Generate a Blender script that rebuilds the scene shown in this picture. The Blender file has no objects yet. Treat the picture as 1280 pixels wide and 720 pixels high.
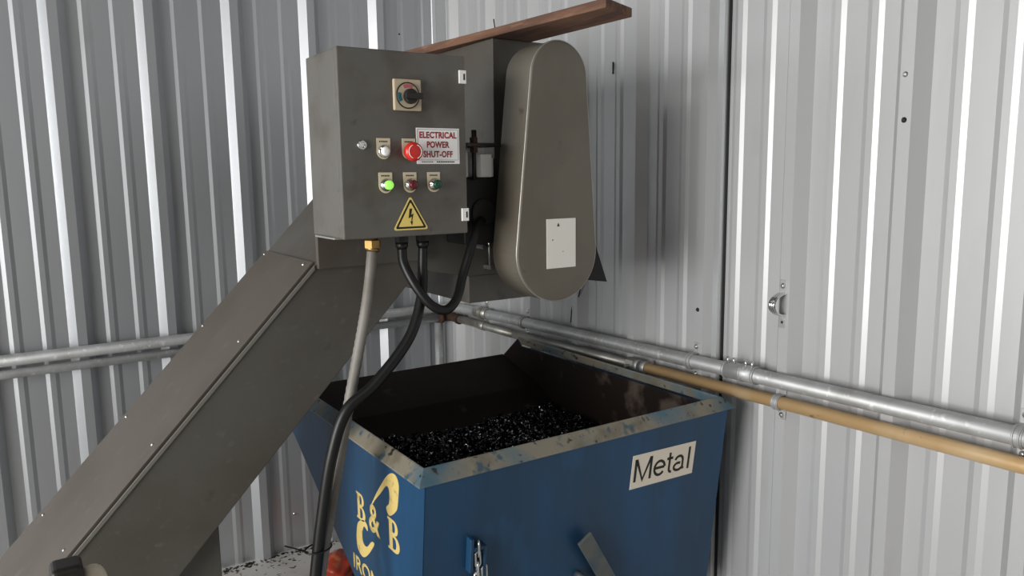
import bpy, bmesh, math, random
from mathutils import Vector, Matrix

random.seed(7)
SC = bpy.context.scene
COL = SC.collection
PI = math.pi

# ------------------------------------------------------------------ helpers
def link(o, parent=None):
    COL.objects.link(o)
    if parent is not None:
        o.parent = parent
        o.matrix_parent_inverse = parent.matrix_basis.inverted()
    return o

def tag(o, label=None, cat=None, group=None, kind=None):
    if label: o['label'] = label
    if cat: o['category'] = cat
    if group: o['group'] = group
    if kind: o['kind'] = kind
    return o

def thing(name, label, cat, loc=(0, 0, 0), group=None):
    o = bpy.data.objects.new(name, None)
    o.empty_display_size = 0.05
    o.location = loc
    link(o)
    return tag(o, label, cat, group)

class MB:
    """collects primitive shapes in world metres, linked as one mesh"""
    def __init__(self):
        self.bm = bmesh.new()

    def quadbox(self, x0, x1, y0, y1, z0, z1, mi=0):
        v = [self.bm.verts.new(p) for p in ((x0, y0, z0), (x1, y0, z0), (x1, y1, z0), (x0, y1, z0),
                                            (x0, y0, z1), (x1, y0, z1), (x1, y1, z1), (x0, y1, z1))]
        for f in ((3, 2, 1, 0), (4, 5, 6, 7), (0, 1, 5, 4), (1, 2, 6, 5), (2, 3, 7, 6), (3, 0, 4, 7)):
            self.bm.faces.new([v[i] for i in f]).material_index = mi
        return self

    def hull8(self, a, b, mi=0):
        """prism between two equal-length loops a and b"""
        A = [self.bm.verts.new(p) for p in a]
        B = [self.bm.verts.new(p) for p in b]
        n = len(A)
        fs = [self.bm.faces.new(A[::-1]), self.bm.faces.new(B)]
        for i in range(n):
            j = (i + 1) % n
            fs.append(self.bm.faces.new((A[i], A[j], B[j], B[i])))
        for f in fs: f.material_index = mi
        return self

    def prism_xz(self, pts, y0, y1, mi=0):
        return self.hull8([(x, y0, z) for x, z in pts], [(x, y1, z) for x, z in pts], mi)

    def prism_yz(self, pts, x0, x1, mi=0):
        return self.hull8([(x0, y, z) for y, z in pts], [(x1, y, z) for y, z in pts], mi)

    def prism_xy(self, pts, z0, z1, mi=0):
        return self.hull8([(x, y, z0) for x, y in pts], [(x, y, z1) for x, y in pts], mi)

    def frame(self, d):
        d = Vector(d).normalized()
        u = d.cross(Vector((0, 0, 1)))
        if u.length < 1e-4: u = d.cross(Vector((0, 1, 0)))
        u.normalize()
        return d, u, d.cross(u).normalized()

    def cyl(self, p, q, r0, r1=None, n=20, mi=0, smooth=True):
        p, q = Vector(p), Vector(q)
        r1 = r0 if r1 is None else r1
        d, u, w = self.frame(q - p)
        A, B = [], []
        for i in range(n):
            a = 2 * PI * i / n
            e = u * math.cos(a) + w * math.sin(a)
            A.append(self.bm.verts.new(p + e * r0)); B.append(self.bm.verts.new(q + e * r1))
        for i in range(n):
            j = (i + 1) % n
            f = self.bm.faces.new((A[i], A[j], B[j], B[i])); f.smooth = smooth; f.material_index = mi
        self.bm.faces.new(A[::-1]).material_index = mi
        self.bm.faces.new(B).material_index = mi
        return self

    def lathe(self, p, d, prof, n=24, mi=0):
        """revolve (distance along d, radius) profile about the axis through p"""
        p = Vector(p); d, u, w = self.frame(d)
        rings = []
        for t, r in prof:
            rings.append([self.bm.verts.new(p + d * t + (u * math.cos(2 * PI * i / n) + w * math.sin(2 * PI * i / n)) * max(r, 1e-5)) for i in range(n)])
        for a, b in zip(rings, rings[1:]):
            for i in range(n):
                j = (i + 1) % n
                f = self.bm.faces.new((a[i], a[j], b[j], b[i])); f.smooth = True; f.material_index = mi
        self.bm.faces.new(rings[0][::-1]).material_index = mi
        self.bm.faces.new(rings[-1]).material_index = mi
        return self

    def tube(self, pts, r, n=14, mi=0, cap=True, closed=False):
        P = [Vector(p) for p in pts]
        m = len(P)
        rings = []
        up = None
        for i in range(m):
            if closed: t = (P[(i + 1) % m] - P[i - 1]).normalized()
            elif i == 0: t = (P[1] - P[0]).normalized()
            elif i == m - 1: t = (P[-1] - P[-2]).normalized()
            else: t = (P[i + 1] - P[i - 1]).normalized()
            if up is None:
                up = t.cross(Vector((0.31, 0.2, 0.93)))
                if up.length < 1e-3: up = t.cross(Vector((0, 1, 0)))
            up = (up - t * up.dot(t)).normalized()
            w = t.cross(up)
            rr = r[i] if isinstance(r, (list, tuple)) else r
            rings.append([self.bm.verts.new(P[i] + (up * math.cos(2 * PI * k / n) + w * math.sin(2 * PI * k / n)) * rr) for k in range(n)])
        pairs = list(zip(rings, rings[1:]))
        if closed: pairs.append((rings[-1], rings[0]))
        for a, b in pairs:
            for k in range(n):
                j = (k + 1) % n
                f = self.bm.faces.new((a[k], a[j], b[j], b[k])); f.smooth = True; f.material_index = mi
        if cap and not closed:
            self.bm.faces.new(rings[0][::-1]).material_index = mi
            self.bm.faces.new(rings[-1]).material_index = mi
        return self

    def build(self, name, mats, parent=None, bevel=0.0, segs=2, normals=True):
        if normals: bmesh.ops.recalc_face_normals(self.bm, faces=self.bm.faces[:])
        me = bpy.data.meshes.new(name)
        self.bm.to_mesh(me); self.bm.free()
        for m in (mats if isinstance(mats, (list, tuple)) else [mats]): me.materials.append(m)
        o = bpy.data.objects.new(name, me)
        link(o, parent)
        if bevel > 0:
            b = o.modifiers.new('bevel', 'BEVEL'); b.width = bevel; b.segments = segs
            b.limit_method = 'ANGLE'; b.angle_limit = math.radians(40); b.harden_normals = False
        return o

def spline(pts, k=8):
    """Catmull-Rom through the points"""
    P = [Vector(p) for p in pts]
    P = [P[0] * 2 - P[1]] + P + [P[-1] * 2 - P[-2]]
    out = []
    for i in range(1, len(P) - 2):
        a, b, c, d = P[i - 1:i + 3]
        for j in range(k):
            t = j / k
            out.append(0.5 * ((2 * b) + (c - a) * t + (2 * a - 5 * b + 4 * c - d) * t * t + (3 * b - a - 3 * c + d) * t ** 3))
    out.append(P[-2])
    return out

def text_mesh(name, body, mat, M, height=None, width=None, bold=0.0, extrude=0.0004, parent=None, spacing=1.0):
    """lettering laid in the local XY plane, fitted to width x height, placed by matrix M (origin = left baseline)"""
    cu = bpy.data.curves.new(name, 'FONT'); cu.body = body; cu.size = 1.0; cu.extrude = 0.0; cu.offset = bold; cu.space_character = spacing
    cu.resolution_u = 4
    t = bpy.data.objects.new(name + '_tmp', cu); COL.objects.link(t)
    dg = bpy.context.evaluated_depsgraph_get(); dg.update()
    me = bpy.data.meshes.new_from_object(t.evaluated_get(dg))
    bpy.data.objects.remove(t); bpy.data.curves.remove(cu)
    xs = [v.co.x for v in me.vertices]; ys = [v.co.y for v in me.vertices]
    x0, x1, y0, y1 = min(xs), max(xs), min(ys), max(ys)
    sx = width / (x1 - x0) if width else None
    sy = height / (y1 - y0) if height else sx
    sx = sx or sy
    bm = bmesh.new(); bm.from_mesh(me)
    bmesh.ops.remove_doubles(bm, verts=bm.verts[:], dist=1e-5)
    for v in bm.verts: v.co = Vector(((v.co.x - x0) * sx, (v.co.y - y0) * sy, 0))
    ret = bmesh.ops.extrude_face_region(bm, geom=bm.faces[:])
    for v in [g for g in ret['geom'] if isinstance(g, bmesh.types.BMVert)]: v.co.z += extrude
    bmesh.ops.recalc_face_normals(bm, faces=bm.faces[:])
    bm.transform(M)
    me2 = bpy.data.meshes.new(name); bm.to_mesh(me2); bm.free(); bpy.data.meshes.remove(me)
    me2.materials.append(mat)
    o = bpy.data.objects.new(name, me2)
    return link(o, parent)

def face_front(x, y, z, rot=0.0, lean=0.0):
    """matrix for things on a face looking towards -Y"""
    return Matrix.Translation((x, y, z)) @ Matrix.Rotation(PI / 2 + lean, 4, 'X') @ Matrix.Rotation(rot, 4, 'Z')

def face_left(x, y, z, rot=0.0):
    """matrix for things on a face looking towards -X (local x runs towards -Y)"""
    return Matrix.Translation((x, y, z)) @ Matrix.Rotation(-PI / 2, 4, 'Z') @ Matrix.Rotation(PI / 2, 4, 'X') @ Matrix.Rotation(rot, 4, 'Z')

# ------------------------------------------------------------------ materials
def mat(name, base, rough=0.5, metal=0.0, noise=None, bump=0.0, spec=0.5, coat=0.0):
    """noise: list of (scale, detail, colour, lo, hi[, stretch]) layers mixed over the base colour"""
    m = bpy.data.materials.new(name); m.use_nodes = True  # procedural only
    nt = m.node_tree; N = nt.nodes; L = nt.links
    b = N['Principled BSDF']
    b.inputs['Base Color'].default_value = (*base, 1)
    b.inputs['Roughness'].default_value = rough
    b.inputs['Metallic'].default_value = metal
    b.inputs['Specular IOR Level'].default_value = spec
    b.inputs['Coat Weight'].default_value = coat
    if noise or bump:
        tc = N.new('ShaderNodeTexCoord')
        prev = None
        for k, lay in enumerate(noise or []):
            sc, det, colr, lo, hi = lay[:5]
            st = lay[5] if len(lay) > 5 else (1, 1, 1)
            mp = N.new('ShaderNodeMapping'); mp.inputs['Scale'].default_value = st
            mp.inputs['Location'].default_value = (k * 3.1, k * 1.7, k * 5.3)
            L.new(tc.outputs['Object'], mp.inputs['Vector'])
            n = N.new('ShaderNodeTexNoise'); n.inputs['Scale'].default_value = sc; n.inputs['Detail'].default_value = det
            L.new(mp.outputs['Vector'], n.inputs['Vector'])
            r = N.new('ShaderNodeMapRange'); r.inputs['From Min'].default_value = lo; r.inputs['From Max'].default_value = hi
            L.new(n.outputs['Fac'], r.inputs['Value'])
            mx = N.new('ShaderNodeMix'); mx.data_type = 'RGBA'
            L.new(r.outputs['Result'], mx.inputs[0])
            if prev is None: mx.inputs[6].default_value = (*base, 1)
            else: L.new(prev, mx.inputs[6])
            mx.inputs[7].default_value = (*colr, 1)
            prev = mx.outputs[2]
        if prev is not None: L.new(prev, b.inputs['Base Color'])
        if bump:
            n = N.new('ShaderNodeTexNoise'); n.inputs['Scale'].default_value = 60; n.inputs['Detail'].default_value = 4
            L.new(tc.outputs['Object'], n.inputs['Vector'])
            bp = N.new('ShaderNodeBump'); bp.inputs['Strength'].default_value = bump; bp.inputs['Distance'].default_value = 0.002
            L.new(n.outputs['Fac'], bp.inputs['Height']); L.new(bp.outputs['Normal'], b.inputs['Normal'])
    return m

M = {}
M['sheet'] = mat('wall_sheet', (.50, .515, .53), .42, .78, [(2.2, 3, (.44, .45, .47), .40, .75, (1, 1, .18)), (9, 4, (.40, .40, .39), .62, .9, (1, 1, .3))])
M['sheet_right'] = mat('wall_sheet_right', (.47, .475, .48), .40, .28, [(2.2, 3, (.43, .435, .44), .40, .75, (1, 1, .18)), (9, 4, (.40, .40, .39), .62, .9, (1, 1, .3))])
M['trimsheet'] = mat('trim_sheet', (.52, .53, .54), .38, .5)
M['concrete'] = mat('concrete', (.55, .53, .50), .9, 0, [(5, 5, (.38, .36, .34), .5, .75), (45, 3, (.10, .09, .08), .64, .70)], .4)
M['roof'] = mat('roof', (.10, .10, .10), .7, .1)
M['dull'] = mat('dull_old_sheet', (.20, .20, .205), .55, .4)
M['steel_grey'] = mat('painted_grey_steel', (.098, .092, .080), .45, .2, [(3.2, 4, (.072, .061, .048), .42, .68), (14, 5, (.045, .034, .026), .66, .8), (40, 3, (.12, .115, .10), .62, .8)])
M['box_grey'] = mat('cabinet_grey', (.122, .115, .102), .42, .22, [(8, 4, (.080, .068, .055), .50, .72), (22, 4, (.055, .045, .036), .66, .80)])
M['cover'] = mat('cover_brown_grey', (.098, .082, .068), .48, .2, [(3, 4, (.072, .056, .043), .45, .7, (1, 1, 1)), (20, 4, (.125, .112, .095), .62, .8)])
M['guard'] = mat('guard_grey', (.142, .130, .103), .46, .18, [(4, 4, (.108, .090, .068), .45, .72), (20, 5, (.06, .045, .034), .66, .8)])
M['edge'] = mat('worn_edge', (.42, .41, .38), .35, .7)
M['rubbed'] = mat('rubbed_edge', (.19, .18, .16), .42, .3)
M['black_metal'] = mat('black_machine_metal', (.012, .012, .012), .5, .3)
M['dark_metal'] = mat('dark_oily_metal', (.035, .032, .028), .4, .6)
M['steel'] = mat('bright_zinc', (.62, .62, .60), .28, .9, [(30, 2, (.40, .39, .37), .5, .75)])
M['galv'] = mat('galvanised_pipe', (.46, .47, .47), .52, .6, [(12, 4, (.36, .36, .35), .45, .7), (60, 2, (.62, .63, .63), .6, .75)])
M['galv_old'] = mat('old_galvanised_pipe', (.42, .42, .39), .42, .7, [(7, 4, (.27, .25, .21), .45, .65), (30, 3, (.25, .15, .08), .66, .75)])
M['tan'] = mat('tan_rusted_pipe', (.56, .37, .18), .42, .3, [(6, 4, (.66, .50, .30), .45, .7), (40, 3, (.25, .12, .05), .68, .78)])
M['rust'] = mat('rusty_iron', (.06, .028, .018), .8, .2, [(30, 4, (.03, .014, .01), .45, .65)])
M['brass'] = mat('brass', (.34, .22, .075), .40, .85, [(25, 3, (.22, .13, .04), .5, .7)])
M['rubber'] = mat('black_rubber', (.006, .006, .006), .42, spec=.35)
M['flex'] = mat('flexible_metal_conduit', (.21, .20, .18), .6, .1, [(9, 4, (.13, .115, .095), .45, .7)])
M['wood'] = mat('weathered_timber', (.17, .085, .05), .85, 0, [(4, 5, (.10, .05, .032), .42, .62, (9, .8, 9)), (18, 4, (.24, .13, .08), .55, .75, (6, .6, 6))], .8)
M['blue'] = mat('blue_paint', (.009, .062, .150), .45, .05, [(2.5, 4, (.010, .042, .088), .40, .65, (2.2, 2.2, .45)), (8, 5, (.012, .078, .175), .58, .75, (1.5, 1.5, .5)), (28, 4, (.03, .035, .04), .70, .78)])
M['bin_inside'] = mat('oily_rust', (.014, .0085, .0062), .8, .0, [(3, 5, (.006, .004, .003), .42, .62), (9, 6, (.075, .055, .045), .64, .80)], spec=.2)
M['lip'] = mat('worn_lip_paint', (.25, .225, .17), .5, .15, [(5, 5, (.075, .15, .20), .46, .62), (14, 5, (.17, .15, .11), .52, .68), (26, 6, (.06, .10, .13), .60, .68), (44, 5, (.03, .022, .017), .62, .68)])
M['bar'] = mat('worn_flat_bar', (.13, .14, .13), .5, .4, [(14, 4, (.07, .10, .13), .45, .65)])
M['chips'] = mat('oily_metal_chips', (.012, .012, .013), .22, .9, [(90, 1, (.75, .76, .78), .63, .68)])  # pale specks in the colour stand in for glints off the flakes
M['cream'] = mat('cream_plate', (.62, .54, .38), .5)
M['switchplate'] = mat('aged_cream_plate', (.48, .40, .28), .42)
M['white'] = mat('white_plastic', (.85, .84, .82), .45)
M['paper'] = mat('off_white_label', (.78, .76, .70), .7)
M['binlabel'] = mat('bin_label', (.78, .71, .59), .65, 0, [(40, 3, (.55, .49, .39), .68, .8)])
M['ink'] = mat('black_ink', (.012, .011, .010), .6)
M['redink'] = mat('dark_red_ink', (.33, .015, .03), .6)
M['red'] = mat('red_plastic', (.58, .022, .016), .32)
M['darkred'] = mat('dark_red_lens', (.10, .006, .012), .18)
M['darkgreen'] = mat('dark_green_lens', (.006, .055, .030), .18)
M['teal'] = mat('teal_mark', (.02, .13, .15), .4)
M['pinkred'] = mat('faded_red_mark', (.45, .10, .12), .4)
M['chrome'] = mat('chrome', (.72, .72, .71), .14, 1.0)
M['yellow'] = mat('warning_yellow', (.80, .62, .16), .5)
M['stencil'] = mat('yellow_stencil_paint', (.66, .50, .17), .65, 0, [(60, 3, (.40, .28, .08), .60, .72)])
M['orange'] = mat('orange_red_film', (.42, .045, .02), .4, 0, [(14, 3, (.60, .20, .06), .55, .68)])
M['beige'] = mat('beige_plastic', (.52, .47, .36), .5)
lamp = bpy.data.materials.new('lit_green_lens'); lamp.use_nodes = True
lb = lamp.node_tree.nodes['Principled BSDF']
lb.inputs['Base Color'].default_value = (.25, .8, .12, 1); lb.inputs['Roughness'].default_value = .25
lb.inputs['Emission Color'].default_value = (.42, 1.0, .12, 1); lb.inputs['Emission Strength'].default_value = 0.55
M['lit'] = lamp

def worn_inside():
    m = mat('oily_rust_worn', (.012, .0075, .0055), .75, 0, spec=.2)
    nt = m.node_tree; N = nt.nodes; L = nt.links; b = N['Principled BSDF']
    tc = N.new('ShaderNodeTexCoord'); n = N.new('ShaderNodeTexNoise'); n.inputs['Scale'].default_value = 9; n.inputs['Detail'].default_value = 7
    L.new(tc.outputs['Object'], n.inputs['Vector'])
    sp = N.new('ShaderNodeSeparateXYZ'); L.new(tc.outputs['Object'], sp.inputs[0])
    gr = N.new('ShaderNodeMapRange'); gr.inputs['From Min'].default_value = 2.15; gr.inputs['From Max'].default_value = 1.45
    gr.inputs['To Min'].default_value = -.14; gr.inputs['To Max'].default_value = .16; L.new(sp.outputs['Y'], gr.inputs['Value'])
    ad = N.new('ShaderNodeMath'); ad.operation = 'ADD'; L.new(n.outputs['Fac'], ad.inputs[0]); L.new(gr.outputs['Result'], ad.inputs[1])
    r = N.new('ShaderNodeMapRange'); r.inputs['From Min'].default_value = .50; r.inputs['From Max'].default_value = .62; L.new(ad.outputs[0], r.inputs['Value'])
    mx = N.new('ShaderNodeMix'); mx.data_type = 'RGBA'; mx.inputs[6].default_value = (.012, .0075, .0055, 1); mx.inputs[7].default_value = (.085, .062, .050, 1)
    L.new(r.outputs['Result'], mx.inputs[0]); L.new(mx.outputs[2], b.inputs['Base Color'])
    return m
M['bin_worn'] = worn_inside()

# ------------------------------------------------------------------ camera
EYE = Vector((0, 0, 1.61))
f, pitch, roll, yaw = 965.331, 0.144522579, -0.0125040196, 0.583739877
fw = Vector((math.sin(yaw) * math.cos(pitch), math.cos(yaw) * math.cos(pitch), -math.sin(pitch)))
r0 = Vector((math.cos(yaw), -math.sin(yaw), 0)); u0 = r0.cross(fw)
R = r0 * math.cos(roll) + u0 * math.sin(roll)
U = -r0 * math.sin(roll) + u0 * math.cos(roll)
cd = bpy.data.cameras.new('camera'); cd.sensor_width = 36; cd.lens = f / 1280 * 36; cd.clip_start = .02
cam = bpy.data.objects.new('camera', cd); COL.objects.link(cam)
mw = Matrix((R, U, -fw)).transposed().to_4x4(); mw.translation = EYE
cam.matrix_world = mw
SC.camera = cam

# ------------------------------------------------------------------ room
XR, YB, XL, YR, ZC = 1.78, 3.2, -4.2, -3.6, 3.9

def rib_profile(s_start, s_end, base0, pitch_=.3048):
    """(s, height) along a sheet: a tall rib then two low ones in every pitch"""
    pts = []
    k0 = int(math.floor((s_start - base0) / pitch_)) - 1
    k1 = int(math.ceil((s_end - base0) / pitch_)) + 1
    for k in range(k0, k1):
        b = base0 + k * pitch_
        for s, h in ((0, 0), (.026, .032), (.057, .032), (.083, 0), (.122, 0), (.135, .0042), (.152, .0042), (.165, 0),
                     (.221, 0), (.234, .0042), (.251, .0042), (.264, 0)):
            pts.append((b + s, h))
    pts = [p for p in pts if s_start < p[0] < s_end]
    return [(s_start, 0)] + pts + [(s_end, 0)]

def sheet_wall(name, axis, s0, s1, base0, plane, sign, z0, z1, mt='sheet'):
    prof = rib_profile(s0, s1, base0)
    m = MB(); bm = m.bm
    rows = []
    for z in (z0, z1):
        row = []
        for s, h in prof:
            q = (s, plane + sign * h, z) if axis == 'x' else (plane + sign * h, s, z)
            row.append(bm.verts.new(q))
        rows.append(row)
    back = []
    for z in (z0, z1):
        back.append([bm.verts.new((s, plane - sign * .02, z) if axis == 'x' else (plane - sign * .02, s, z)) for s in (s0, s1)])
    for i in range(len(prof) - 1):
        bm.faces.new((rows[0][i], rows[0][i + 1], rows[1][i + 1], rows[1][i]))
    bm.faces.new((back[0][0], back[1][0], back[1][1], back[0][1]))
    for e, i in ((0, 0), (-1, 1)):
        bm.faces.new((rows[0][e], rows[1][e], back[1][i], back[0][i]))
    bm.faces.new(rows[0] + back[0][::-1]); bm.faces.new(rows[1][::-1] + back[1])
    return tag(m.build(name, M[mt]), kind='structure')

sheet_wall('wall_back', 'x', XL, XR, .173, YB, -1, 0, ZC)
sheet_wall('wall_right', 'y', YR, YB, 1.271 - .3048 * 4, XR, -1, 0, ZC, 'sheet_right')
sheet_wall('wall_rear', 'x', XL, XR, .2, YR, 1, 0, ZC, 'dull')
tag(MB().quadbox(XL - .3, XR + .3, YR - .3, YB + .3, -.08, 0).build('floor', M['concrete']), kind='structure')
tag(MB().quadbox(XL - .3, XR + .3, YR - .3, YB + .3, ZC, ZC + .05).build('ceiling', M['roof']), kind='structure')
# left wall with a roll-up door opening that lets the daylight in
OY0, OY1, OZ = -1.3, 2.0, 3.2
wl = MB()
wl.quadbox(XL - .1, XL, YR, OY0, 0, ZC).quadbox(XL - .1, XL, OY1, YB, 0, ZC).quadbox(XL - .1, XL, OY0, OY1, OZ, ZC)
tag(wl.build('wall_left', M['dull']), kind='structure')
# folded flashing up the corner and the lap joint in the right wall
tag(MB().prism_xy([(1.70, 3.2), (1.70, 3.165), (1.708, 3.165), (1.745, 3.15), (1.745, 3.142), (1.7795, 3.142), (1.7795, 3.1995)], 0.001, ZC - .001).build('trim_1', M['trimsheet']), kind='structure')
tag(MB().quadbox(1.770, 1.7795, 1.5455, 1.549, .001, ZC - .001).build('seam_gap_shade', M['rubber']), kind='structure')  # black strip set in for the shade of an open gap between sheets
tag(MB().prism_xy([(1.779, 1.5495), (1.756, 1.552), (1.756, 1.572), (1.779, 1.580)], 0.001, ZC - .001).build('trim_2', M['trimsheet']), kind='structure')

# ------------------------------------------------------------------ inclined conveyor
YN, YF = 1.77, 2.17
def top_z(x): return .7679 + 1.04 * x
def low_z(x): return .4539 + 1.04 * x
conv = thing('inclined_conveyor', 'grey steel inclined chip conveyor rising past the corner to a head over the blue bin', 'conveyor', (-.1, 1.97, 0))
hs = MB()
hs.prism_xz([(-.415, .022), (.885, 1.374), (1.032, 1.345), (1.345, 1.345), (1.345, 1.967), (1.118, 1.967), (1.118, 1.655), (.853, 1.655), (-.415, .336)], YN, YF)
hs.build('housing', M['steel_grey'], conv, bevel=.002)
# brown-grey cover plate along the top of the incline
cp = MB()
x0, x1 = -.41, .615
cp.hull8([(x0, YN + .012, top_z(x0) + .001), (x1, YN + .012, top_z(x1) + .001), (x1, YF - .002, top_z(x1) + .001), (x0, YF - .002, top_z(x0) + .001)],
         [(x0 - .004, YN + .012, top_z(x0) + .005), (x1 - .004, YN + .012, top_z(x1) + .005), (x1 - .004, YF - .002, top_z(x1) + .005), (x0 - .004, YF - .002, top_z(x0) + .005)])
cv = cp.build('top_cover', M['cover'], conv)
for (x, y) in ((.243, 1.826), (.444, 1.826), (.660, 1.826), (.055, 1.826), (.432, 2.152), (.229, 2.14), (.028, 2.132), (.610, 2.152), (-.16, 2.14)):
    if x > .6: x = .606
    z = top_z(x) + .005
    MB().lathe((x - .003, y, z), (-.72, 0, .69), [(0, .0042), (.002, .0040), (.0035, .0022)], 12).build('cover_screw', M['steel'], cv)
# folded lip of the side plate, a bright worn edge beside the dark gap
lp = MB()
def strip(m, ya, yb, da, db):
    xa, xb = -.41, .610
    m.hull8([(xa, ya, top_z(xa) + da), (xb, ya, top_z(xb) + da), (xb, ya, top_z(xb) + db), (xa, ya, top_z(xa) + db)],
            [(xa, yb, top_z(xa) + da), (xb, yb, top_z(xb) + da), (xb, yb, top_z(xb) + db), (xa, yb, top_z(xa) + db)])
strip(lp, YN - .0035, YN + .002, -.007, .0035)
lp.build('side_lip', M['rubbed'], conv)
gk = MB(); strip(gk, YN + .0025, YN + .0115, -.001, .0022); gk.build('gap_shade_strip', M['rubber'], conv)  # black strip put in as the shade of the gap beside the lip
# plate carrying the control box
MB().prism_xz([(.615, 1.398), (.900, 1.40), (.905, 1.80), (.615, 1.80)], 1.752, YN - .0005).build('mounting_plate', M['steel_grey'], conv, bevel=.001)
# discharge chute under the head, open below
ch = MB()
ch.quadbox(1.032, 1.345, YN, YN + .004, 1.272, 1.3445).quadbox(1.032, 1.345, YF - .004, YF, 1.272, 1.3445)
ch.quadbox(1.032, 1.036, YN + .004, YF - .004, 1.272, 1.3445).quadbox(1.341, 1.345, YN + .004, YF - .004, 1.272, 1.3445)
ch.build('discharge_chute', M['steel_grey'], conv)
MB().hull8([(1.345, YN - .06, 1.318), (1.462, YN - .06, 1.300), (1.462, YN + .38, 1.300), (1.345, YN + .38, 1.318)],
           [(1.345, YN - .06, 1.46), (1.418, YN - .06, 1.412), (1.418, YN + .38, 1.412), (1.345, YN + .38, 1.46)]).build('rubber_flap', M['rubber'], conv)
# support leg
lg = MB()
lg.prism_xz([(.20, 0), (.362, 0), (.362, low_z(.362) - .004), (.20, low_z(.20) - .004)], YN + .03, YF - .03)
lg.build('leg', M['steel_grey'], conv, bevel=.002)
MB().quadbox(-.40, -.30, YN + .03, YF - .03, 0, .07).build('foot', M['steel_grey'], conv)
# stadium-shaped chain guard on the side of the head
def stadium(c0, r0_, c1, r1_, n=28):
    (xa, za), (xb, zb) = c0, c1
    d = math.hypot(xb - xa, zb - za); th = math.atan2(zb - za, xb - xa); ph = math.acos((r0_ - r1_) / d)
    pts = []
    for i in range(n + 1):
        a = th + ph + (2 * PI - 2 * ph) * i / n; pts.append((xa + r0_ * math.cos(a), za + r0_ * math.sin(a)))
    for i in range(n + 1):
        a = th - ph + 2 * ph * i / n; pts.append((xb + r1_ * math.cos(a), zb + r1_ * math.sin(a)))
    return pts
GB, GT = (1.164, 1.418), (1.171, 1.849)
gm = MB(); gm.prism_xz(stadium(GB, .1235, GT, .084), 1.55, 1.664)
gd = gm.build('chain_guard', M['guard'], conv, bevel=.004, segs=3); tag(gd, 'tapered round-ended grey chain guard')
st = MB(); st.quadbox(1.128, 1.219, 1.5488, 1.5497, 1.378, 1.502)
sk = st.build('sticker', M['paper'], gd); tag(sk, 'blank off-white sticker')
ink = MB(); ink.prism_xz([(1.160, 1.483), (1.168, 1.483), (1.164, 1.492)], 1.5484, 1.5487)
ink.quadbox(1.145, 1.148, 1.5484, 1.5487, 1.448, 1.451).quadbox(1.178, 1.180, 1.5484, 1.5487, 1.418, 1.420)
# edge rim of the guard's front plate, rubbed bright
o_, i_ = stadium(GB, .1238, GT, .0843), None
rim = MB(); rim.tube([(x, 1.5535, z) for x, z in o_], .0016, 6, closed=True)
rim.build('rim', M['edge'], gd)
gb = MB(); gb.quadbox(1.16, 1.24, 1.664, YN, 1.36, 1.88); gb.build('guard_bracket', M['dark_metal'], conv)
# the mark printed on the sticker belongs to the sticker mesh
tmp = bpy.data.meshes.new('m'); ink.bm.to_mesh(tmp); ink.bm.free()
bm = bmesh.new(); bm.from_mesh(sk.data); n0 = len(bm.faces); bm.from_mesh(tmp); bm.faces.ensure_lookup_table()
for fc in bm.faces[n0:]: fc.material_index = 1
bm.to_mesh(sk.data); bm.free(); bpy.data.meshes.remove(tmp); sk.data.materials.append(M['ink'])
# gear motor below the take-up
mo = MB(); mo.quadbox(.966, 1.066, 1.672, YN, 1.44, 1.606); mo.cyl((1.02, 1.665, 1.52), (1.02, 1.70, 1.52), .035)
mo.build('gear_motor', M['black_metal'], conv, bevel=.004)
tk = MB(); tk.quadbox(.966, 1.066, 1.655, YN, 1.682, 1.691)
tb = tk.build('take_up_bracket', M['dark_metal'], conv, bevel=.001)
rd = MB(); rd.cyl((.990, 1.662, 1.60), (.990, 1.662, 1.722), .0055, n=12); rd.cyl((.997, 1.668, 1.69), (.997, 1.668, 1.722), .0045, n=12); rd.build('threaded_rod', M['dark_metal'], tb)
nt_ = MB(); nt_.cyl((.990, 1.662, 1.691), (.990, 1.662, 1.704), .011, n=6, smooth=False); nt_.cyl((.990, 1.662, 1.667), (.990, 1.662, 1.682), .011, n=6, smooth=False); nt_.build('nut', M['rust'], tb)
br = MB(); br.quadbox(.966, .982, 1.676, YN, 1.607, 1.672); br.prism_xy([(.999, 1.69), (1.014, 1.668), (1.046, 1.668), (1.046, YN), (.999, YN)], 1.607, 1.664)
br.quadbox(1.004, 1.038, 1.684, YN, 1.664, 1.681); br.quadbox(1.0465, 1.058, 1.68, YN, 1.607, 1.655)
tag(br.build('take_up_bearing', M['white'], conv, bevel=.002), 'white plastic bearing block')
cr = MB(); cr.cyl((1.082, 1.745, 1.372), (1.080, 1.745, 1.480), .0025, n=8)
for x, z in ((1.080, 1.482), (1.083, 1.368), (1.060, 1.424)):
    cr.cyl((x, 1.735, z), (x, YN, z), .006, n=6, smooth=False)
cr.build('bolt_row', M['steel'], conv)

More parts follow.
